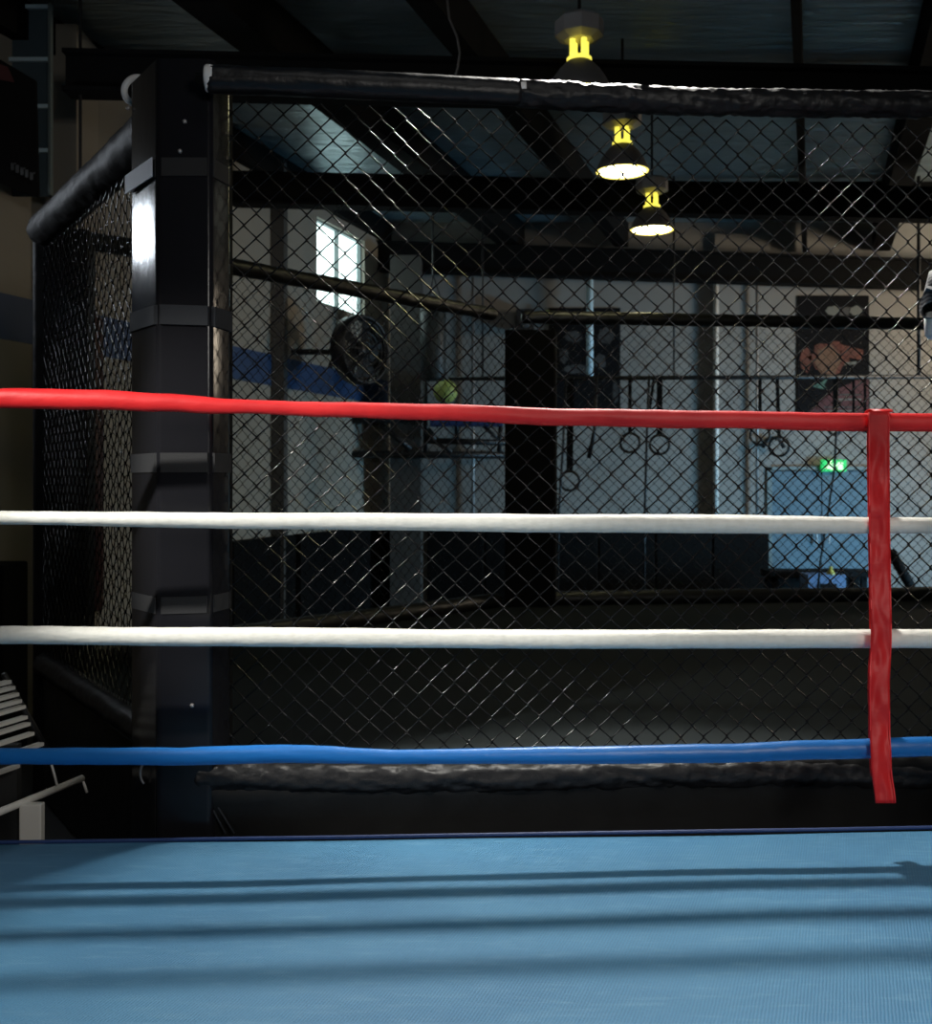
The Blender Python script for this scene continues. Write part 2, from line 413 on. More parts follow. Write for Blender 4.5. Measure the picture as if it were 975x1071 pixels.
rope('ring_rope','lower of the two white padded ring ropes, above the blue rope',[(-300,660),(0,664),(200,666),(600,668.5),(975,668),(1400,667)],[(0,19),(300,20),(600,20),(975,20)],M['white_cover'],1,3)
rope('ring_rope','blue vinyl-covered bottom rope close above the canvas',[(-300,792),(0,791),(180,791),(300,788.5),(420,791.5),(600,790),(750,788),(860,784),(975,781),(1400,770)],[(0,17),(200,19),(300,19),(440,15),(600,18.5),(800,20),(975,21)],M['blue_cover'],.8,4,1,dy=-.07)
# red vertical strap looped over the top rope
SD=rope_d(920)
def strap():
    t=empty('rope_strap',P(926,840,SD-.04),'red vinyl strap hanging from the top rope over the other ropes','strap')
    cxt=[(430,919.5),(470,919.5),(545,920),(600,921),(660,922),(720,920),(760,920.5),(800,922),(842,926.5)]
    def band(dz,offx,py0,py1,wpx,name,m,thick=.003,seed=0,over=False):
        bm=B(); rows=[]; n=90; k=8
        for i in range(n+1):
            py=py0+(py1-py0)*i/n
            c=lerp(cxt,py)+offx
            for_d=SD+dz-.085*max(0,py-600)/200
            row=[]
            for j in range(k+1):
                u=j/k-.5
                px=c+u*wpx*(1-.04*(py-430)/410)
                bul=.012*noise.noise(Vector((u*1.6,py*.018,seed)))+.007*noise.noise(Vector((u*3+py*.01,py*.04,seed+4)))-.020*max(0,.30-abs(noise.noise(Vector((u*1.2+py*.012,py*.022-u*.8,seed+8)))))
                if py<465: bul*=max(0,(py-445)/20.0)
                p=P(px,py,for_d+bul); row.append(p)
            rows.append(row)
        vs=[[bm.verts.new(p) for p in r] for r in rows]
        for a,b in zip(vs,vs[1:]):
            for j in range(k): bm.faces.new((a[j],a[j+1],b[j+1],b[j]))
        o=obj(name,bm,m,t,smooth=True); s=o.modifiers.new('s','SOLIDIFY'); s.thickness=thick; s.offset=0; return o
    band(-.040,0,431,840,22,'front_band',M['red_tape'],seed=1)
    band(.046,-1.5,431,812,22,'back_band',M['red_tape'],seed=9)
    # the fold over the rope
    bm=B(); c=P(919.5,431.5,SD); w=.034
    arc=[]
    for i in range(13):
        a=math.pi*i/12; arc.append((-.041*math.cos(a)+.002,.012*math.sin(a)))
    va=[bm.verts.new(c+Vector((-w,y,zz))) for y,zz in arc]; vb=[bm.verts.new(c+Vector((w,y,zz))) for y,zz in arc]
    for i in range(12): bm.faces.new((va[i],va[i+1],vb[i+1],vb[i]))
    o=obj('top_fold',bm,M['red_tape'],t,smooth=True); s=o.modifiers.new('s','SOLIDIFY'); s.thickness=.003
    # bound edges, both sides of the front band
    for sgn in (-1,1):
        bm=B(); pts=[]
        for i in range(91):
            py=432+(839-432)*i/90; u=sgn*.5
            bul=.012*noise.noise(Vector((u*1.6,py*.018,1)))+.007*noise.noise(Vector((u*3+py*.01,py*.04,5)))
            if py<465: bul*=max(0,(py-445)/20.0)
            pts.append(P(lerp(cxt,py)+sgn*(11*(1-.04*(py-430)/410)-.6),py,SD-.0415+bul-.085*max(0,py-600)/200))
        tube(bm,pts,.0030,6); o=obj('edge_binding',bm,M['red_edge'],t,smooth=True)
strap()

# ------------------------------------------------------------------ fight cage
TOPZ=EYE+1.47; MATZ=.745
V=[Vector((-1.02,3.92,0)),Vector((-2.50,6.15,0)),Vector((.36,9.35,0)),Vector((4.9,9.85,0)),Vector((5.6,6.9,0)),Vector((3.3,4.35,0))]
cage=empty('fight_cage',(1.6,6.6,0),'black chain-link fight cage with padded posts and rails behind the ring','cage')
bm=B(); prism(bm,[(p.x,p.y) for p in V],.02,MATZ-.03); obj('platform',bm,M['skirt'],cage)
bm=B(); prism(bm,[(p.x*.985+.02,p.y*.985+.1) for p in V],MATZ-.03,MATZ); o=obj('mat',bm,M['mat_top'],cage); o['label']='dark charcoal floor mat'

def chain_link(a,b,z0,z1,p=.093,r=.0024,hi=True,seed=0,m='wire'):
    """zigzag wires, each hooked into the next, between plan points a,b"""
    import numpy as np
    u=(b-a); L=u.length; u=u.normalized(); nrm=Vector((u.y,-u.x,0))
    half=p/2; nw=int(L/half); K=int((z1-z0)/half)
    fr=(0.0,.05,.13,.5,.87,.95) if hi else (0.0,.5)
    seg=5 if hi else 4
    verts=[];faces=[]
    amp=half/2+r*.9
    base=0
    U=np.array(u);N=np.array(nrm);Z=np.array((0,0,1.0));A0=np.array(a)
    for w_ in range(nw):
        xc=(w_+.5)*half; pts=[]
        for k in range(K):
            for f in fr:
                t=k+f
                ph=(k+w_)%2
                tri=1-2*f if ph==0 else -1+2*f
                # round the knuckle
                rt=tri if abs(tri)<.85 else math.copysign(.85+(abs(tri)-.85)*1.0,tri)
                x=xc+amp*rt
                y=(1 if tri>0 else -1)*min(1,abs(tri)*1.2)*r*1.15
                zz=z0+t*half
                x+=.0045*noise.noise(Vector((x*2.3,zz*2.1,seed)))*1.6
                zz2=zz+.0045*noise.noise(Vector((x*2.0,zz*2.4,seed+7)))*1.6+.002*noise.noise(Vector((w_*3.1,t*2.3,seed)))
                y+=.012*noise.noise(Vector((x*1.1,zz*1.1,seed+3)))+.0035*noise.noise(Vector((w_*.9,t*1.3,seed+13)))
                pts.append(A0+U*x+N*y+Z*zz2)
        rad=np.array([r*(1+(.35 if abs(1-2*f)>.72 else 0)) for k in range(K) for f in fr])[:,None]
        pts=np.array(pts); n=len(pts)
        T=np.empty_like(pts); T[1:-1]=pts[2:]-pts[:-2]; T[0]=pts[1]-pts[0]; T[-1]=pts[-1]-pts[-2]
        T/=np.linalg.norm(T,axis=1)[:,None]
        S=np.cross(T,N); S/=np.linalg.norm(S,axis=1)[:,None]; W=np.cross(S,T)
        for k in range(seg):
            an=2*math.pi*k/seg
            verts.append(pts+S*math.cos(an)*rad+W*math.sin(an)*rad)
        idx=np.arange(n-1)
        for k in range(seg):
            k2=(k+1)%seg
            faces.append(np.stack([base+k*n+idx,base+k2*n+idx,base+k2*n+idx+1,base+k*n+idx+1],1))
        base+=n*seg
    vv=np.concatenate(verts).astype('f'); ff=np.concatenate(faces).astype('i')
    me=bpy.data.meshes.new('chain_link_mesh')
    off=np.array(parent_loc(cage),dtype='f'); vv-=off
    me.vertices.add(len(vv)); me.vertices.foreach_set('co',vv.ravel())
    me.loops.add(ff.size); me.loops.foreach_set('vertex_index',ff.ravel())
    me.polygons.add(len(ff)); me.polygons.foreach_set('loop_start',np.arange(0,ff.size,4,dtype='i'))
    me.polygons.foreach_set('use_smooth',np.ones(len(ff),dtype=bool))
    me.update(calc_edges=True); me.validate()
    return link_mesh('chain_link_mesh',me,M[m],cage)
chain_link(V[0]+Vector((.1,0,0)),V[5],MATZ+.06,TOPZ-.02,seed=1)
chain_link(V[0],V[1],MATZ+.06,TOPZ-.02,seed=2)
chain_link(V[1],V[2],MATZ+.06,TOPZ-.02,hi=False,seed=3)
chain_link(V[2],V[3],MATZ+.06,TOPZ-.02,hi=False,seed=4)

def wrinkled_tube(path,rad,name,m,wr=.2,seed=0,n=260,seg=28,squash=1.0,freq=16):
    """padded sleeve; path = function t->Vector ; folds pinch the cover"""
    bm=B(); rings=[]
    for i in range(n+1):
        t=i/n; c=path(t); tn=(path(min(1,t+.01))-path(max(0,t-.01))).normalized(); s=tn.cross(Vector((0,0,1))).normalized()
        L=(path(1)-path(0)).length*t; ring=[]
        for k in range(seg):
            a=2*math.pi*k/seg; ca,sa=math.cos(a),math.sin(a)
            q=Vector((L*freq*.35+sa*1.5,ca*1.3,sa*1.3+seed*11))
            f=abs(noise.noise(q))*1.0+abs(noise.noise(q*2.3))*.5
            g=noise.noise(Vector((L*1.2,seed,ca)))
            rr=rad*(1-wr*f+.05*g)
            e=min(t,1-t)*(path(1)-path(0)).length
            if e<.02: rr*=(.80+.2*math.sqrt(e/.02))
            ring.append(bm.verts.new(c+s*ca*rr*squash+Vector((0,0,1))*sa*rr))
        rings.append(ring)
    for i in range(n):
        for k in range(seg): bm.faces.new((rings[i][k],rings[i][(k+1)%seg],rings[i+1][(k+1)%seg],rings[i+1][k]))
    bm.faces.new(rings[0][::-1]); bm.faces.new(rings[-1])
    return obj(name,bm,m,cage,smooth=True)
def nd(px): return 3.69+(4.08-3.69)*(px-215)/760
def nb(px): return 3.80+(4.10-3.80)*(px-205)/760
def near_top(px0,px1):
    tab=[(200,82),(345,87.5),(480,94),(560,98.5),(650,103),(720,106.5),(975,110),(1400,116)]
    def f(t):
        px=px0+(px1-px0)*t
        # piecewise linear interpolation
        y=tab[-1][1]
        for (a,b),(c,d) in zip(tab,tab[1:]):
            if px<=c: y=b+(d-b)*(px-a)/(c-a); break
        return P(px,y,nd(px))
    return f
wrinkled_tube(near_top(215,546),.050,'top_rail_pad',M['vinyl'],wr=.10,seed=1,freq=10)
wrinkled_tube(near_top(540,1330),.056,'top_rail_pad',M['wrinkle'],wr=.34,seed=2,n=420,freq=26)
# bare pipe + second, darker pipe just above
bm=B(); f=near_top(205,1340); tube(bm,[f(t/20) for t in range(21)],.024,10); obj('top_pipe',bm,M['steel_dark'],cage,smooth=True)
def seg_path(a,b,zz,t0=0.,t1=1.,sag=0):
    a=Vector((a.x,a.y,zz)); b=Vector((b.x,b.y,zz))
    def f(t):
        tt=t0+(t1-t0)*t; p=a.lerp(b,tt); p.z-=sag*4*tt*(1-tt); return p
    return f
wrinkled_tube(seg_path(V[0],V[1],TOPZ-.03,.06,.96),.095,'top_rail_pad',M['vinyl_dull'],wr=.12,seed=3,n=120)
wrinkled_tube(seg_path(V[1],V[2],TOPZ-.01,.04,.96),.062,'top_rail_pad',M['rail_far'],wr=.2,seed=4,n=200,seg=18)
wrinkled_tube(seg_path(V[2],V[3],TOPZ-.01,.03,.97),.062,'top_rail_pad',M['rail_far'],wr=.2,seed=5,n=200,seg=18)
# bottom pads
near_b=lambda t:P(205+(1340-205)*t, 812+3*math.sin(t*9), nb(205+(1340-205)*t))
wrinkled_tube(near_b,.058,'bottom_pad',M['wrinkle'],wr=.30,seed=6,n=420,freq=22)
wrinkled_tube(seg_path(V[0],V[1],MATZ+.06,.06,.95),.065,'bottom_pad',M['vinyl'],wr=.15,seed=7,n=100)
wrinkled_tube(seg_path(V[1],V[2],MATZ+.05,.03,.97),.075,'bottom_pad',M['rail_far'],wr=.15,seed=8,n=120,seg=16)
wrinkled_tube(seg_path(V[2],V[3],MATZ+.05,.03,.97),.075,'bottom_pad',M['rail_far'],wr=.15,seed=9,n=120,seg=16)
# skirt roll beneath the near bottom pad
def skirt():
    bm=B(); rows=[]; n=240
    prof=[(.00,.79),(.035,.765),(.05,.73),(.045,.69),(.03,.6),(.03,.45),(.03,.3),(.03,.03)]
    for i in range(n+1):
        px=205+(1340-205)*i/n; b0=P(px,800,nb(px)+.04); row=[]
        for (o_,zz) in prof:
            row.append(bm.verts.new((b0.x,b0.y-o_-.012*abs(noise.noise(Vector((px*.02,zz*8,2))))-.02,zz+.006*noise.noise(Vector((px*.01,zz,9))))))
        rows.append(row)
    for a,b in zip(rows,rows[1:]):
        for k in range(len(prof)-1): bm.faces.new((a[k],a[k+1],b[k+1],b[k]))
    o=obj('side_skirt',bm,M['skirt'],cage,smooth=True); s=o.modifiers.new('s','SOLIDIFY'); s.thickness=.006; return o
skirt()
# corner posts with padded covers
def corner(poly,z0,z1,m,straps,bev=.025,seed=0):
    bm=B(); prism(bm,poly,z0,z1)
    c=Vector((sum(p[0] for p in poly)/len(poly),sum(p[1] for p in poly)/len(poly),0))
    bmesh.ops.bevel(bm,geom=[e for e in bm.edges if abs(e.verts[0].co.z-e.verts[1].co.z)>.5],offset=bev,segments=5,affect='EDGES',profile=.5)
    pad=obj('corner_post_pad',bm,m,cage,smooth=False)
    for p in pad.data.polygons:
        if abs(p.normal.z)<.5: p.use_smooth=True
    mod=pad.modifiers.new('es','EDGE_SPLIT'); mod.split_angle=math.radians(50)
    for (zz,h,sc,tilt,mm) in straps:
        bm=B(); q=[(c.x+(x-c.x)*sc,c.y+(y-c.y)*sc) for x,y in poly]
        prism(bm,q,zz-h/2,zz+h/2)
        for v in bm.verts: v.co.z+=tilt*(v.co.x-c.x)
        bmesh.ops.bevel(bm,geom=[e for e in bm.edges if abs(e.verts[0].co.x-e.verts[1].co.x)<1e-5 and abs(e.verts[0].co.y-e.verts[1].co.y)<1e-5],offset=bev,segments=4,affect='EDGES')
        obj('strap',bm,mm,pad)
    return pad
def pd(px,d): return ((px-CX)*d/F,d)
sz=lambda py,d=3.80: EYE-(py-HY)*d/F
webs=M['webbing']; M['web_dark']=mat('black_webbing',(.010,.010,.011),.8,bump=(300,.4,(1,1,1),.002)); M['web_pale']=mat('pale_tape',(.42,.44,.50),.6)
corner([pd(137,4.00),pd(164,3.76),pd(221,3.76),pd(241,3.90),pd(232,4.15),pd(152,4.2)],.05,sz(66),M['vinyl_gloss'],
       [(sz(178),.065,1.02,0,M['web_dark']),(sz(331),.07,1.05,-.03,webs),(sz(484),.07,1.035,0,M['web_dark']),(sz(632),.06,1.02,.03,M['web_dark'])],bev=.018)
# pale tape patch on the left face
n_=Vector((-.24,-.17,0)).normalized()
a=Vector((*pd(135,4.0),sz(178)-.035))+n_*.012; b=Vector((*pd(163,3.77),sz(178)-.035))+n_*.012
bm=B(); slab(bm,[a,b,b+Vector((0,0,.07)),a+Vector((0,0,.07))],n_*.004); o=obj('tape_patch',bm,M['web_pale'],cage); o['label']='pale grey tape patch'
corner([pd(34,6.05),pd(92,6.05),pd(100,6.3),pd(60,6.5),pd(38,6.4)],.05,TOPZ-.02,M['vinyl_dull'],[])
corner([pd(528,9.22),pd(581,9.22),pd(583,9.55),pd(530,9.6)],.05,EYE+158*9.22/F,M['pad'],[])
corner([(4.75,9.7),(5.05,9.7),(5.05,10),(4.75,10)],.05,TOPZ,M['vinyl'],[])
corner([(3.2,4.2),(3.5,4.2),(3.5,4.5),(3.2,4.5)],.05,TOPZ,M['vinyl'],[])
# bolt heads on the near post and rail clamps
for (px,py) in ((188,158),(201,738),(193,127),(134,113)):
    bm=B(); p=P(px,py,3.757 if px>150 else 4.0); lathe(bm,[(.008,-.004),(.008,.002),(.004,.006)],p,10,Matrix.Rotation(math.pi/2,3,'X')); obj('bolt',bm,M['alu'],cage,smooth=True)
# narrow frame edge of the mesh panel beside the post
bm=B(); box(bm,(P(236,0,3.95).x,3.97,(MATZ+TOPZ)/2),(.035,.04,TOPZ-MATZ)); obj('panel_frame',bm,M['pad'],cage)
# white rings painted as light glints on the rail pad ends
def cap(p,r,ax,name='end_glint'):
    bm=B(); t=Vector(ax).normalized(); q=t.to_track_quat('Z','Y').to_matrix(); lathe(bm,[(r*.93,0),(r,.006),(r,.018),(r*.97,.03)],p,28,q); return obj(name,bm,M['white_cloth'],cage,smooth=True)
cap(P(215,82,3.69),.047,(1,0.05,0)).__setitem__('label','white ring painted as a light glint on the rail pad end')
bm=B(); torus(bm,P(144,95,4.08),.052,.013,28,10); o=obj('end_glint',bm,M['white_cloth'],cage,smooth=True); o['label']='white ring painted as a light glint on the rail pad end'
cap(P(541,97,nd(541)),.045,(1,.05,0)).__setitem__('label','small white ring painted as a glint where two rail pads meet')
# pale arc added as the curved highlight on the bottom rail pad
bm=B(); c=P(155,808,3.85); tube(bm,[c+Vector((-.028*math.cos(a)*.9,-.01,.042*math.sin(a))) for a in [(-1.1+2.2*i/12) for i in range(13)]],.0045,8); o=obj('highlight_arc',bm,M['alu'],cage,smooth=True)

# straps hanging at the skirt
for k,(x0,x1) in enumerate(((216,236),(222,245))):
    bm=B(); a=P(x0,834,3.79); b=P(x1,872,3.76); tube(bm,[a,b],.004,6); obj('tie_strap',bm,M['webbing'],cage,smooth=True)

# ------------------------------------------------------------------ high-bay lamps
def lamp(px,py,d,label):
    c=P(px,py,d); t=empty('high_bay_lamp',c,label,'ceiling lamp','high-bay lamps')
    R=.225
    bm=B(); prof=[(R,0),(R+.004,.01),(R*.93,.05),(R*.80,.11),(R*.62,.17),(R*.42,.215),(.075,.235)]
    lathe(bm,prof+[(.07,.235),(R*.40,.205),(R*.60,.16),(R*.78,.10),(R*.90,.045),(R*.96,.004)],c,40)
    # drop end caps : the shade is an open bell
    caps=[f for f in bm.faces if len(f.verts)>4]; bmesh.ops.delete(bm,geom=caps,context='FACES_ONLY')
    obj('lamp_shade',bm,M['shade'],t,smooth=True)
    bm=B(); lathe(bm,[(R*.86,.008),(R*.86,.014)],c,40); obj('lens',bm,M['lens'],t)
    bm=B(); torus(bm,c+Vector((0,0,.010)),R*.92,.012,40,8,Matrix.Rotation(math.pi/2,3,'X')); obj('rim',bm,M['rim_glow'],t,smooth=True)
    for k in range(8):
        bm=B(); a=2*math.pi*k/8+.2; tube(bm,[c+Vector((math.cos(a)*R*.78,math.sin(a)*R*.78,.004)),c+Vector((math.cos(a)*R*.99,math.sin(a)*R*.99,.002))],.0025,6)
        obj('guard_rib',bm,M['shade'],t)
    for k in range(4):          # glowing pillars of the open neck
        a=2*math.pi*k/4+.5; bm=B(); tube(bm,[c+Vector((math.cos(a)*.055,math.sin(a)*.055,.23)),c+Vector((math.cos(a)*.055,math.sin(a)*.055,.37))],.020,10); obj('neck_strut',bm,M['neck_glow'],t,smooth=True)
    bm=B(); lathe(bm,[(.085,.225),(.085,.25),(.07,.26)],c,20); obj('neck_collar',bm,M['neck_glow'],t)
    bm=B(); lathe(bm,[(.10,.37),(.165,.40),(.165,.50),(.13,.53)],c,8); obj('ballast_housing',bm,M['alu'],t)
    bm=B(); tube(bm,[c+Vector((0,0,.52)),c+Vector((0,0,5.59-c.z))],.012,8); obj('drop_rod',bm,M['steel_dark'],t)
lamp(606,100,7.1,'nearest high-bay lamp, half hidden behind the cage top rail')
lamp(651,180,8.9,'middle high-bay lamp, glowing disc seen through the cage mesh')
lamp(682,241,10.7,'farthest and lowest-looking of the three high-bay lamps')

# hanging cable at the top
bm=B(); tube(bm,[P(462,z(5.5,7.2),7.2),P(470,20,7.2),P(478,38,7.2),P(481,55,7.2),P(479,70,7.2),P(474,88,7.25),P(474,100,7.4)],.008,8); tag(obj('hanging_cable',bm,M['shade'],smooth=True),'thin dark cable drooping from the roof beam above the cage rail','cable')

# ------------------------------------------------------------------ back of the gym
# wall pads
for i in range(6):
    x0=P(447,0,15.05).x+i*.818; bm=B(); box(bm,(x0+.405,15.12,.62),(.80,.14,1.20)); 
    lab=['leftmost black wall pad beside the grey pillar','second black wall pad from the grey pillar','black wall pad behind the middle of the cage, left one','black wall pad behind the middle of the cage, right one','second black wall pad left of the blue-grey doors','black wall pad next to the blue-grey doors'][i]
    tag(obj('wall_pad',bm,M['pad'],bevel=.025),lab,'wall pad','black wall pads along the back wall')
for i,d0 in enumerate((9.6,11.0,12.4,13.7)):
    bm=wall_strip(d0,d0+1.28,.02,1.22,t=.10,off=.01); tag(obj('wall_pad',bm,M['pad'],bevel=.02),['nearest','second nearest','third nearest','farthest'][i]+' black wall pad on the left wall below the blue stripe','wall pad','black wall pads on the left wall')
# double door and exit sign
e=bpy.data.objects.new('door_1',None); COL.objects.link(e); e.location=P(858,637,15.15); struct(e)
a=P(807,492,15.13); b=P(911,492,15.13); mid=(a.x+b.x)/2
for (x0,x1) in ((a.x,mid-.008),(mid+.008,b.x)):
    bm=B(); box(bm,((x0+x1)/2,15.13,1.0),(x1-x0,.05,1.98)); leaf=obj('door_leaf',bm,M['door'],e)
    hx=mid-.09 if x0<mid-.1 else mid+.09
    bm=B(); tube(bm,[(hx,15.05,.95),(hx,15.05,1.2)],.014,8); obj('door_handle',bm,M['alu'],leaf)
bm=B(); box(bm,(a.x-.04,15.12,1.02),(.07,.1,2.05)); box(bm,(b.x+.04,15.12,1.02),(.07,.1,2.05)); box(bm,(mid,15.12,2.03),(b.x-a.x+.15,.1,.05)); obj('door_frame',bm,M['frame'],e)
c=P(872,487,15.05); t=empty('exit_sign',c-Vector((0,0,.09)),'glowing green exit sign above the blue-grey double doors','exit sign')
bm=B(); box(bm,c,(.36,.06,.17)); obj('sign_body',bm,M['exit_green'],t,bevel=.012)
bm=B(); q=c+Vector((-.075,-.036,0))      # running figure symbol
box(bm,q+Vector((.0,0,.0)),(.05,.006,.09)); box(bm,q+Vector((-.04,0,-.03)),(.05,.006,.03),Matrix.Rotation(.6,3,'Y')); box(bm,q+Vector((.04,0,-.03)),(.03,.006,.06)); lathe(bm,[(.022,-.003),(.022,.003)],q+Vector((.02,0,.055)),12,Matrix.Rotation(math.pi/2,3,'X')); box(bm,q+Vector((.035,0,.02)),(.05,.006,.02)); obj('running_figure',bm,M['exit_pale'],t)
bm=B(); box(bm,c+Vector((.085,-.036,-.005)),(.07,.006,.11)); slab(bm,[c+Vector((.02,-.039,.0)),c+Vector((.05,-.039,.035)),c+Vector((.05,-.039,-.035))],(0,.006,0)); obj('arrow_and_doorway',bm,M['exit_pale'],t)
# banners
def quadpts(pts,d): return [P(x,y,d) for x,y in pts]
t=empty('poster_banner',P(872,436,15.08),'dark fight poster with orange faces and a maroon corner on the back wall','poster')
D0=15.175
bm=B(); slab(bm,quadpts([(835,309),(909,309),(910,438),(834,438)],D0),(0,.02,0)); obj('banner_cloth',bm,M['cloth_dark'],t)
def patch(name,pts,m,dd=.004,parent=None,d=D0):
    bm=B(); slab(bm,quadpts(pts,d-dd),(0,.003,0)); return obj(name,bm,m,parent)
def ell(cx,cy,rx,ry,n=18,j=.12,s=0): return [(cx+rx*math.cos(2*math.pi*i/n)*(1+j*math.sin(i*2.3+s)),cy+ry*math.sin(2*math.pi*i/n)*(1+j*math.cos(i*1.7+s))) for i in range(n)]
patch('printed_title',ell(871,325,7,5),M['print_grey'],parent=t); patch('printed_title',ell(896,325,7,5,s=2),M['print_grey'],parent=t); patch('printed_title',[(879,321),(889,321),(888,330),(878,330)],M['print_dim'],parent=t)
patch('printed_face',ell(868,374,20,17,j=.15),M['orange'],.004,t); patch('printed_face',ell(866,377,13,16,j=.15,s=1),M['skin_print'],.008,t)
patch('printed_face',ell(843,376,6,13),M['orange'],.004,t); patch('printed_arm',[(880,360),(903,366),(903,377),(880,372)],M['orange'],.010,t)
patch('printed_glow',[(850,404),(862,398),(866,396),(862,403),(865,407),(856,406)],M['print_green'],.004,t)
patch('printed_corner',[(846,430),(870,410),(895,398),(909,396),(909,437),(845,437)],M['maroon'],.004,t)
for k,(yy,x0,x1) in enumerate(((413,878,901),(418,874,901),(426,862,900),(430,866,896))):
    patch('printed_text',[(x0,yy-1),(x1,yy-1),(x1,yy+.6),(x0,yy+.6)],M['print_grey'] if k%2 else M['print_dim'],.008,t)
patch('printed_highlight',[(884,379),(896,378),(896,381),(884,382)],M['print_grey'],.008,t)
t=empty('poster_banner',P(614,436,15.08),'near-black poster with faint grey figures left of the hanging rings','poster')
bm=B(); slab(bm,quadpts([(574,322),(649,322),(649,440),(574,440)],D0),(0,.02,0)); obj('banner_cloth',bm,M['cloth_dark'],t)
for (x,y,rx,ry,s) in ((600,352,9,6,0),(634,351,8,9,1),(603,386,14,5,2),(644,410,3,12,3),(628,378,6,8,4),(590,372,5,8,5)):
    patch('printed_figure',ell(x,y,rx,ry,s=s),M['print_dim'],.004,t)
bm=B(); c=P(573,332,15.06); box(bm,c,(.05,.03,.20)); tag(obj('wall_switch_box',bm,M['yellow_green'],bevel=.006),'small pale yellow box on the wall at the dark poster corner','switch box')
# wall loudspeaker
t=empty('wall_loudspeaker',P(549,347,14.95),'small black loudspeaker on the back wall above the dark corner post','loudspeaker')
bm=B(); box(bm,P(549,336,15.0),(.25,.22,.32)); obj('cabinet',bm,M['steel_dark'],t,bevel=.01)
bm=B(); lathe(bm,[(.085,0),(.06,.02),(.02,.03)],P(549,337,14.885),20,Matrix.Rotation(math.pi/2,3,'X')); obj('cone',bm,M['print_dim'],t)

# ring rig : bar with hanging rings
D1=12.6
t=empty('pull_up_rig',P(740,395,D1),'long black steel pull-up bar hung across the back of the gym','pull-up bar')
bm=B(); tube(bm,[P(470,396,D1),P(990,394,D1)],.026,12); obj('bar',bm,M['steel_dark'],t,smooth=True)
for px in (505,705,961,988):
    bm=B(); tube(bm,[P(px,395,D1),Vector((P(px,0,D1).x,D1,5.5))],.022 if px>900 else .012,8); obj('hanger_rod',bm,M['steel_dark'],t,smooth=True)
def ringset(px,pyc,label,r=.115,wd=.022,dx=0,dd=0,cat='gymnastic ring'):
    d=D1+dd; top=P(px+dx,395,d); c=P(px,pyc,d)
    t=empty('gymnastic_ring',c,label,cat,'rings hanging from the pull-up bar')
    bm=B(); torus(bm,c,r,.016,24,8,Matrix.Rotation(.25*math.sin(px),3,'Z')); obj('ring',bm,M['steel_dark'],t,smooth=True)
    bm=B(); e=c+Vector((0,0,r)); s=Vector((wd,0,0)); slab(bm,[top-s+Vector((0,0,.03)),top+s+Vector((0,0,.03)),e+s,e-s],(0,.006,0)); obj('strap',bm,M['pad'],t)
ringset(596,503,'lowest gym ring, hanging beside the dark corner post',.115,.04,dx=1)
ringset(659,463,'dark gym ring, left one of the pair right of the dark poster')
ringset(690,465,'dark gym ring, right one of the pair right of the dark poster',wd=.035)
ringset(795,455,'dark gym ring, left one of the pair left of the orange-faced poster')
ringset(815,467,'lower dark gym ring of the pair left of the orange-faced poster',dx=-2)
ringset(873,448,'small dark handle loop above the exit sign',.075,.02)
ringset(893,446,'small dark handle loop right above the exit sign, middle one',.055,.015)
ringset(905,447,'small dark handle loop close to the red strap',.055,.015)
bm=B(); slab(bm,[P(683,395,D1)+Vector((0,0,.02)),P(686,395,D1)+Vector((0,0,.02)),P(681,430,D1),P(678,430,D1)],(0,.008,0)); tag(obj('hanging_band',bm,M['pad']),'thin black band slung from the bar beside the ring straps','band')
bm=B(); tube(bm,[P(679,395,D1-.06),P(677,448,D1-.06),P(674,560,D1-.06),P(674,z(.0,D1),D1-.06)],.016,8); tag(obj('climbing_rope',bm,M['steel_dark'],smooth=True),'thin dark rope hanging straight down between the two left gym rings','rope')
bm=B(); tube(bm,[P(592,395,D1-.06),P(589,470,D1-.06),P(584,545,D1-.06),P(583,z(.0,D1),D1-.06)],.016,8); tag(obj('climbing_rope',bm,M['steel_dark'],smooth=True),'thin dark rope hanging right beside the dark cage corner post','rope')
bm=B(); tube(bm,[P(876,395,D1-.06),P(875,450,D1-.06),P(873,490,D1-.06),P(866,540,D1-.06),P(858,590,D1-.06),P(852,z(.0,D1),D1-.06)],.015,8); tag(obj('climbing_rope',bm,M['steel_dark'],smooth=True),'dark rope curving down in front of the blue-grey doors','rope')
bm=B(); tube(bm,[P(624,395,D1-.06),P(622,450,D1-.06),P(616,479,D1-.06)],[.02,.022,.028],8); tag(obj('jump_rope',bm,M['steel_dark'],smooth=True),'short dark skipping rope handle hanging below the dark poster','skipping rope')
t=empty('dumbbell_hook',P(803,455,15.0),'dark curved hook shape against the wall between two gym rings','hook')
bm=B(); tube(bm,[P(798,468,14.95),P(802,460,14.9),P(808,458,14.9),P(815,459,14.9),P(820,468,14.95)],.03,8); tube(bm,[P(806,459,14.9),P(806,459,15.12)],.02,6); obj('hook',bm,M['steel_dark'],t,smooth=True)
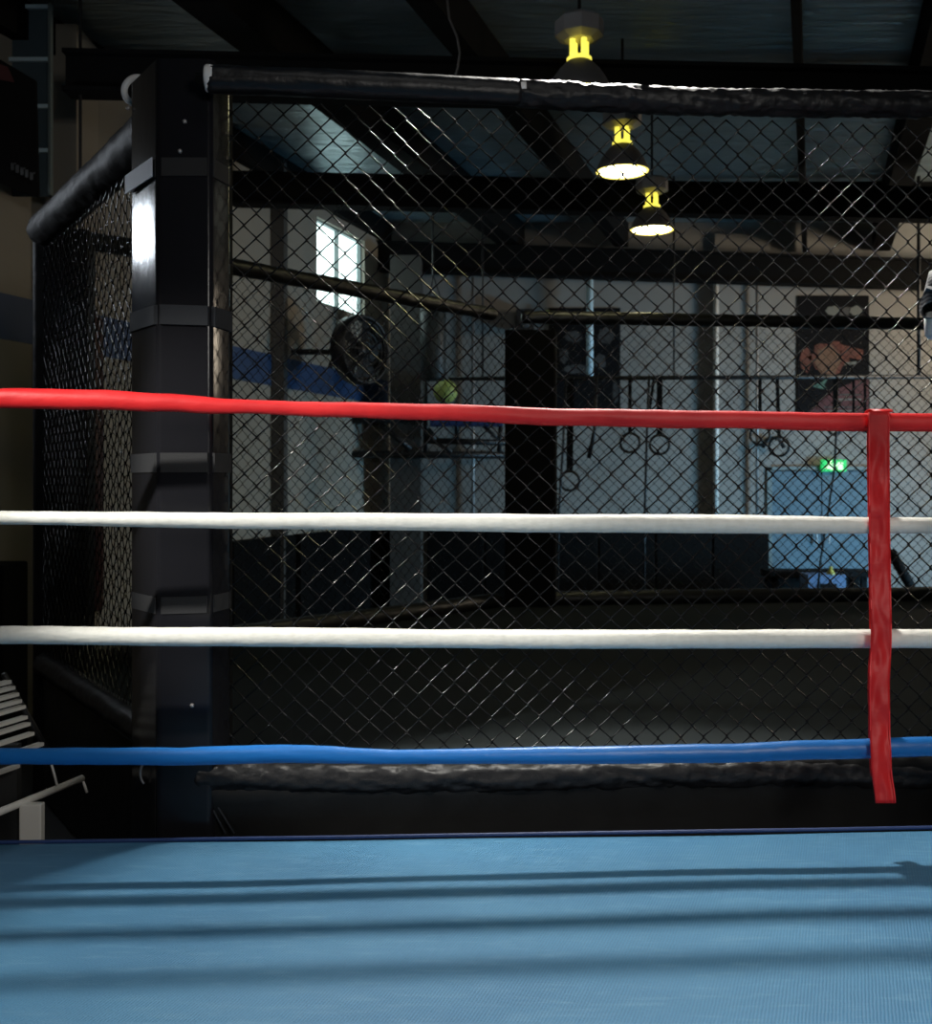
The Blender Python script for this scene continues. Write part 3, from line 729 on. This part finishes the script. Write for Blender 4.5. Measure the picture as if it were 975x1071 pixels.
# heavy bag
def cyl_bag(px,py0,py1,d,r,label,m,ztop):
    a=P(px,py0,d); b=P(px,py1,d); t=empty('heavy_bag',b,label,'punching bag')
    bm=B(); lathe(bm,[(r*.85,0),(r,.04),(r,a.z-b.z-.04),(r*.85,a.z-b.z)],b,24); obj('bag_body',bm,m,t,smooth=True)
    bm=B(); torus(bm,a+Vector((0,0,-.12)),r,.01,24,6,Matrix.Rotation(math.pi/2,3,'X')); obj('seam_band',bm,M['steel_dark'],t)
    for k in range(3):
        an=2*math.pi*k/3; bm=B(); tube(bm,[a+Vector((r*.7*math.cos(an),r*.7*math.sin(an),-.01)),a+Vector((0,0,.35))],.01,6); obj('chain',bm,M['steel_dark'],t)
    bm=B(); tube(bm,[a+Vector((0,0,.34)),Vector((a.x,a.y,ztop))],.012,6); obj('hanging_chain',bm,M['steel_dark'],t)
M['bag_teal']=mat('dark_teal_leather',(.022,.030,.030),.5)
cyl_bag(453,316,398,13.4,.165,'dark teal punching bag hanging left of the yellow-green ball',M['bag_teal'],5.58)
cyl_bag(84,330,640,7.6,.16,'dark red punching bag hanging behind the left cage panel',M['red_dark'],5.58)

# wall-mounted training rack by the grey pillar
D2=14.0
t=empty('wall_rack',P(440,475,D2),'black steel tube training rack fixed beside the grey pillar','training rack')
def rb(name,a,b,r=.035,m='steel_dark'):
    bm=B(); tube(bm,[P(*a),P(*b)],r,8); return obj(name,bm,M[m],t,smooth=True)
rb('crossbar',(362,475,D2),(528,476,D2),.05); rb('crossbar',(447,461,D2),(528,463,D2),.042); rb('crossbar',(338,440,D2),(442,437,D2),.06)
rb('upright',(359,398,D2),(359,488,D2),.045); rb('upright',(445,396,D2),(445,478,D2),.03); rb('upright',(478,424,D2),(478,463,D2),.03); rb('upright',(524,437,D2),(522,477,D2),.03)
rb('brace',(352,440,D2),(340,466,D2),.06); rb('brace',(500,440,D2),(524,462,D2),.025); rb('brace',(398,444,D2),(430,470,D2),.04); rb('brace',(455,462,D2),(475,474,D2),.025)
rb('arm',(446,450,D2),(455,461,D2),.06)
rb('wall_bracket',(445,476,D2),(447,476,15.15),.03); rb('wall_bracket',(522,476,D2),(524,476,15.15),.03); rb('shelf_rail',(446,424,D2),(528,426,D2),.025)
bm=B(); a=P(450,446,D2); b=P(526,434,D2); box(bm,((a.x+b.x)/2,D2,(a.z+b.z)/2),(b.x-a.x,.35,b.z-a.z)); o=obj('seat_pad',bm,M['blue_pad'],t,bevel=.02); o['label']='navy blue seat pad'
bm=B(); c=P(466,409.5,D2); bmesh.ops.create_uvsphere(bm,u_segments=24,v_segments=16,radius=.16,matrix=Matrix.Translation(c)); tag(obj('exercise_ball',bm,M['yellow_green'],smooth=True),'yellow-green exercise ball resting on the black training rack','ball')
# drum fan on the left wall
c=P(377,366,12.2); ax=Vector((.80,-.60,0)).normalized(); Rm=ax.to_track_quat('Z','Y').to_matrix()
t=empty('wall_fan',c,'round black wall fan below the bright high window','fan')
bm=B(); prof=[(.37,-.10),(.40,-.10),(.41,0),(.40,.10),(.37,.10),(.375,0)]
lathe(bm,prof,c,32,Rm); bmesh.ops.delete(bm,geom=[f for f in bm.faces if len(f.verts)>4],context='FACES_ONLY'); obj('drum',bm,M['steel_dark'],t,smooth=True)
for zz in (.10,-.10):
    bm=B()
    for R in (.08,.14,.20,.26,.32,.37): torus(bm,c+Rm@Vector((0,0,zz)),R,.006,32,5,Rm@Matrix.Rotation(math.pi/2,3,'X'))
    for k in range(12):
        a=2*math.pi*k/12; tube(bm,[c+Rm@Vector((.05*math.cos(a),.05*math.sin(a),zz)),c+Rm@Vector((.38*math.cos(a),.38*math.sin(a),zz))],.005,5)
    obj('guard',bm,M['steel_dark'],t)
for k in range(5):
    a=2*math.pi*k/5; bm=B(); e1=Vector((math.cos(a),math.sin(a),0)); e2=Vector((-math.sin(a),math.cos(a),0))
    pts=[c+Rm@(e1*.05-e2*.04+Vector((0,0,-.02))),c+Rm@(e1*.34-e2*.14+Vector((0,0,-.05))),c+Rm@(e1*.35+e2*.13+Vector((0,0,.05))),c+Rm@(e1*.05+e2*.04+Vector((0,0,.02)))]
    slab(bm,pts,Rm@Vector((0,0,.006))); obj('blade',bm,M['steel_dark'],t)
bm=B(); lathe(bm,[(.07,-.12),(.09,-.06),(.09,.03),(.05,.06)],c,20,Rm); obj('motor',bm,M['steel_dark'],t,smooth=True)
bm=B(); tube(bm,[c-Vector((.36,-.1,.0)),P(352,368,12.35)],.05,8); tube(bm,[P(352,368,12.35),Vector((LW(12.4)-.02,12.4,P(0,368,12.4).z))],.035,8); tube(bm,[P(352,368,12.35),P(345,385,12.35)],.03,8); obj('bracket',bm,M['steel_dark'],t)

# low black bench and items before the doors
t=empty('plyo_bench',P(858,z(0,13.6),13.6),'low black bench standing before the blue-grey double doors','bench')
a=P(803,598,13.6); b=P(912,598,13.6)
bm=B(); box(bm,((a.x+b.x)/2,13.75,a.z-.03),(b.x-a.x,.4,.09)); obj('bench_top',bm,M['pad'],t,bevel=.02)
for x in (a.x+.1,b.x-.1):
    for y in (13.62,13.88):
        bm=B(); box(bm,(x,y,(a.z-.07)/2),(.07,.07,a.z-.07)); obj('leg',bm,M['pad'],t)
bm=B(); box(bm,((a.x+b.x)/2,13.9,a.z/2-.02),(b.x-a.x-.1,.03,a.z-.12)); obj('back_board',bm,M['pad'],t)
c=P(856,z(.13,13.45),13.3); c.z=.0; zz=EYE-(622-HY)*13.3/F
t=empty('storage_crate',(P(860,0,13.3).x,13.3,0),'pale blue plastic crate in front of the low black bench','crate')
x0=P(841,0,13.3).x; x1=P(880,0,13.3).x; zt=P(0,600,13.3).z
bm=B(); w=x1-x0; cx=(x0+x1)/2
box(bm,(cx,13.3,.02),(w,.34,.04)); box(bm,(cx,13.14,zt/2),(w,.02,zt)); box(bm,(cx,13.46,zt/2),(w,.02,zt)); box(bm,(x0+.01,13.3,zt/2),(.02,.32,zt)); box(bm,(x1-.01,13.3,zt/2),(.02,.32,zt)); obj('crate_body',bm,M['bin_blue'],t)
bm=B(); box(bm,(cx,13.125,zt*.80),(w*.5,.012,.05)); obj('grip_slot',bm,M['pad'],t)
bm=B(); lathe(bm,[(.05,0),(.055,.1),(.045,.14),(.02,.16),(.022,.2)],(P(869,0,13.3).x,13.3,zt-.11),14); tag(obj('drink_bottle',bm,M['yellow'],smooth=True),'dull yellow bottle sticking out of the pale blue crate','bottle')
bm=B(); tube(bm,[P(932,577,13.9),P(953,614,13.6)],.065,12); tube(bm,[P(953,614,13.6),P(965,z(.02,13.4),13.4)],.05,10); tag(obj('foam_bar',bm,M['pad'],smooth=True),'thick black bar leaning on the wall right of the red strap','bar')

# ------------------------------------------------------------------ slatted metal seat at lower left
D3=4.25
t=empty('slatted_metal_bench',Vector((-1.8,4.1,0)),'off-white slatted metal bench at the lower left behind the ring','bench')
dv=Vector((.33,1,0)).normalized()
def toward(px,py,d,L): p=P(px,py,d); return p-dv*L
bright=M['white_metal']
for k,(px,py) in enumerate(((9,713),(13,719),(17,726),(20,733),(24,739),(26,750),(29,757),(33,767),(43,778),(18,801))):
    a=P(px,py,D3+.02*k); b=a-dv*.45; bm=B(); s=Vector((.0,0,.007)); w=Vector((.014,-.004,0))
    slab(bm,[a-s-w,a-s+w,b-s+w,b-s-w],s*2); obj('slat',bm,bright,t,bevel=.003)
bm=B(); a=P(4,705,D3+.01); b=P(50,785,D3+.25); c=P(45,832,D3+.25); tube(bm,[a,b,c],.012,8); obj('back_frame',bm,M['steel_dark'],t,smooth=True)
bm=B(); a=P(86,814,4.30); b=a-dv*.55; tube(bm,[a,b],.014,10); tube(bm,[a,P(91,829,4.30)],.006,6); tube(bm,[P(60,822,4.12),P(54,800,4.12)],.005,6); obj('seat_rail',bm,bright,t,smooth=True)
a=P(22,840,3.97); b=P(45,840,3.97); bm=B(); box(bm,((a.x+b.x)/2,3.97,(a.z-.0)/2),(b.x-a.x,.04,a.z)); obj('leg',bm,bright,t,bevel=.006)
M['post_dim']=mat('grey_paint',(.05,.05,.05),.6)
bm=B(); a=P(2,800,4.6); b=P(20,800,4.6); box(bm,((a.x+b.x)/2,4.6,.35),(b.x-a.x,.05,.7)); obj('rear_leg',bm,M['post_dim'],t)
# dark board on the left wall, upper left
t=empty('wall_banner',LWP(7.6,3.9,.3),'dark slanting banner with a red corner, high on the left wall','banner')
def sl(px,py,d): return P(px,py,d)
bm=B(); pts=[P(-70,20,7.3),P(37,84,7.8),P(40,206,7.8),P(-70,168,7.3)]; slab(bm,pts,(0,.03,0)); obj('banner_cloth',bm,M['cloth_dark'],t)
bm=B(); pts=[P(-40,52,7.42),P(8,70,7.64),P(15,86,7.66),P(-40,76,7.42)]; slab(bm,pts,(0,.004,0)); obj('printed_patch',bm,M['maroon'],t)
bm=B()
for k in range(5):
    x=13+k*5; y=174+k*2.5; box(bm,P(x,y,7.60),(.022,.004,.055))
    if k%2==0: box(bm,P(x+1.5,y-3,7.60),(.03,.004,.012))
obj('printed_text',bm,M['print_dim'],t)
# dark step by the left cage post
bm=B(); a=P(-60,633,7.0); b=P(33,590,7.0); box(bm,((a.x+b.x)/2-.1,7.1,P(0,590,7.0).z/2),(.5,.4,P(0,590,7.0).z)); tag(obj('storage_box',bm,M['pad'],bevel=.02),'tall dark storage box standing left of the cage','box')

# ------------------------------------------------------------------ person at the right edge, mostly outside the frame
def skin(name,verts,edges,radii,m,parent,root=0,sub=2):
    me=bpy.data.meshes.new(name); base=parent_loc(parent)
    me.from_pydata([Vector(v)-base for v in verts],edges,[]); o=link_mesh(name,me,m,parent)
    o.modifiers.new('skin','SKIN')
    if not me.skin_vertices: me.skin_vertices.new()
    for i,r in enumerate(radii): me.skin_vertices[0].data[i].radius=(r,r) if not isinstance(r,tuple) else r
    me.skin_vertices[0].data[root].use_root=True
    s=o.modifiers.new('sub','SUBSURF'); s.levels=sub; s.render_levels=sub
    for mod in o.modifiers:
        if mod.type=='SKIN': mod.use_smooth_shade=True
    return o
PX,PY,PZ=2.13,2.95,CANVAS
per=empty('person',(PX,PY,PZ),'person past the right edge, only a raised grey ribbed boxing glove with white cuff showing','person')
def W(x,y,z_): return (PX+x,PY+y,PZ+z_)
gc=P(990,315,3.05)
wr=P(990,350,3.05)
V_=[W(0,0,.98),W(0,0,1.15),W(0,-.01,1.34),W(0,0,1.50),W(0,-.01,1.60),W(0,-.03,1.70),W(0,-.03,1.77),
    W(-.10,0,.93),W(-.13,-.04,.50),W(-.15,.02,.10),W(-.16,-.13,.045),
    W(.10,0,.93),W(.15,.06,.50),W(.18,.14,.10),W(.18,0,.045),
    W(-.19,0,1.42),W(-.30,-.06,1.20),tuple(wr),
    W(.19,0,1.42),W(.27,-.08,1.17),W(.12,-.28,1.38)]
E_=[(0,1),(1,2),(2,3),(3,4),(4,5),(5,6),(0,7),(7,8),(8,9),(9,10),(0,11),(11,12),(12,13),(13,14),(2,15),(15,16),(16,17),(2,18),(18,19),(19,20)]
R_=[.14,.13,.16,.062,.070,.095,.075,.095,.062,.045,.035,.095,.062,.045,.035,.060,.046,.034,.060,.046,.034]
skin('body',V_,E_,R_,M['skin'],per)
skin('singlet',[W(0,0,.95),W(0,0,1.15),W(0,-.01,1.36),W(-.14,0,1.42),W(.14,0,1.42)],[(0,1),(1,2),(2,3),(2,4)],[.152,.145,.172,.07,.07],M['black_cloth'],per)
skin('shorts',[W(0,0,1.0),W(-.11,0,.88),W(-.135,-.03,.62),W(.11,0,.88),W(.145,.05,.62)],[(0,1),(1,2),(0,3),(3,4)],[.155,.115,.10,.115,.10],M['blue_pad'],per)
bm=B(); bmesh.ops.create_uvsphere(bm,u_segments=24,v_segments=16,radius=.105,matrix=Matrix.Translation(W(0,.0,1.745)))
bmesh.ops.delete(bm,geom=[v for v in bm.verts if v.co.z<PZ+1.70 or (v.co.y<PY-.06 and v.co.z<PZ+1.77)],context='VERTS'); obj('hair',bm,M['hair'],per,smooth=True)
bm=B(); lathe(bm,[(.012,-.03),(.016,0),(.005,.02)],W(0,-.125,1.70),8); 
o=obj('nose',bm,M['skin'],per,smooth=True)
for s in (-1,1):
    bm=B(); bmesh.ops.create_uvsphere(bm,u_segments=10,v_segments=8,radius=.012,matrix=Matrix.Translation(W(s*.035,-.112,1.722))); obj('eye',bm,M['white_cloth'],per,smooth=True)
    bm=B(); bmesh.ops.create_uvsphere(bm,u_segments=10,v_segments=8,radius=.025,matrix=Matrix.Translation(W(s*.095,-.02,1.70))); obj('ear',bm,M['skin'],per,smooth=True)
bm=B(); box(bm,W(0,-.118,1.655),(.045,.01,.008)); obj('mouth',bm,M['red_dark'],per)
def glove(c,wrist,lab):
    c=Vector(c); wrist=Vector(wrist); d=(c-wrist).normalized(); s=d.cross(Vector((0,1,0))).normalized()
    g=skin('boxing_glove',[tuple(c-d*.06),tuple(c),tuple(c+d*.055),tuple(c+d*.03+Vector((0,-.05,0))),tuple(c-d*.02+s*.055+Vector((0,-.02,0))),tuple(c+d*.03+s*.05+Vector((0,-.05,0)))],
      [(0,1),(1,2),(2,3),(1,4),(4,5)],[.058,.078,.066,.045,.034,.026],M['grey_knit'],per)
    g['label']=lab
    bm=B(); q=d.to_track_quat('Z','Y').to_matrix(); lathe(bm,[(.050,0),(.058,.01),(.060,.05),(.056,.075)],wrist-d*.01,20,q); cf=obj('glove_cuff',bm,M['white_cloth'],g,smooth=True); cf['label']='white cuff'
glove(gc,wr,'grey ribbed glove with white cuff'); glove(W(.10,-.36,1.47),W(.12,-.28,1.38),'grey ribbed glove')

# ------------------------------------------------------------------ lights
def area(loc,tgt,sx,sy,power,color,spread=None):
    l=bpy.data.lights.new('area','AREA'); l.shape='RECTANGLE'; l.size=sx; l.size_y=sy; l.energy=power; l.color=color
    if spread: l.spread=math.radians(spread)
    o=bpy.data.objects.new('area_light',l); COL.objects.link(o); o.location=loc
    o.rotation_euler=(Vector(tgt)-Vector(loc)).to_track_quat('-Z','Y').to_euler(); return o
def spot(loc,tgt,power,color,size,angle,blend=.5):
    l=bpy.data.lights.new('spot','SPOT'); l.energy=power; l.color=color; l.shadow_soft_size=size; l.spot_size=math.radians(angle); l.spot_blend=blend
    o=bpy.data.objects.new('spot_light',l); COL.objects.link(o); o.location=loc
    o.rotation_euler=(Vector(tgt)-Vector(loc)).to_track_quat('-Z','Y').to_euler(); return o
spot((.85,5.5,5.42),(.80,2.45,.6),1600,(1,.97,.9),.13,49,.35)           # lamp over the far side of the ring: rope shadows
area((.6,1.6,5.2),(.6,2.2,0),2.2,1.2,16,(1,.98,.94),100)              # skylight over the ring
area((2.5,-2.5,3.4),(.6,4,1.2),1.6,1.2,30,(1,.97,.92),90)             # added fill from behind the camera for rope and strap fronts
area((9.1,12.2,3.9),(4.0,15.2,3.4),1.6,1.2,270,(1,.84,.64))           # added warm wash from the right for the upper back wall
area((9.1,11.6,1.0),(3.0,15.2,.6),2.4,1.2,200,(.28,.66,1),90)       # added cool wash from the right for the lower back wall
area((-2.0,10.0,3.9),(-.5,15,3.3),1.5,.6,3,(1,.92,.8))
spot((-3.4,1.2,4.0),(-.35,3.85,1.4),1200,(1,.98,.92),.085,23,.7)               # added narrow spot aimed at the near mesh for diagonal glints
wd=bpy.data.worlds.new('w'); scene.world=wd; wd.use_nodes=True; wd.node_tree.nodes['Background'].inputs[0].default_value=(.5,.6,.7,1); wd.node_tree.nodes['Background'].inputs[1].default_value=.02

# ------------------------------------------------------------------ camera
cam=bpy.data.cameras.new('camera'); co=bpy.data.objects.new('camera',cam); COL.objects.link(co)
co.location=(0,0,EYE); co.rotation_euler=(math.pi/2,0,0)
cam.sensor_fit='HORIZONTAL'; cam.sensor_width=36; cam.lens=36*F/975; cam.shift_y=-(535.5-HY)/975; cam.clip_start=.05
cam.dof.use_dof=True; cam.dof.focus_distance=3.6; cam.dof.aperture_fstop=4.5
scene.camera=co
scene.view_settings.view_transform='Standard'; scene.view_settings.look='None'; scene.view_settings.gamma=1; scene.view_settings.use_curve_mapping=False
scene.view_settings.exposure=0
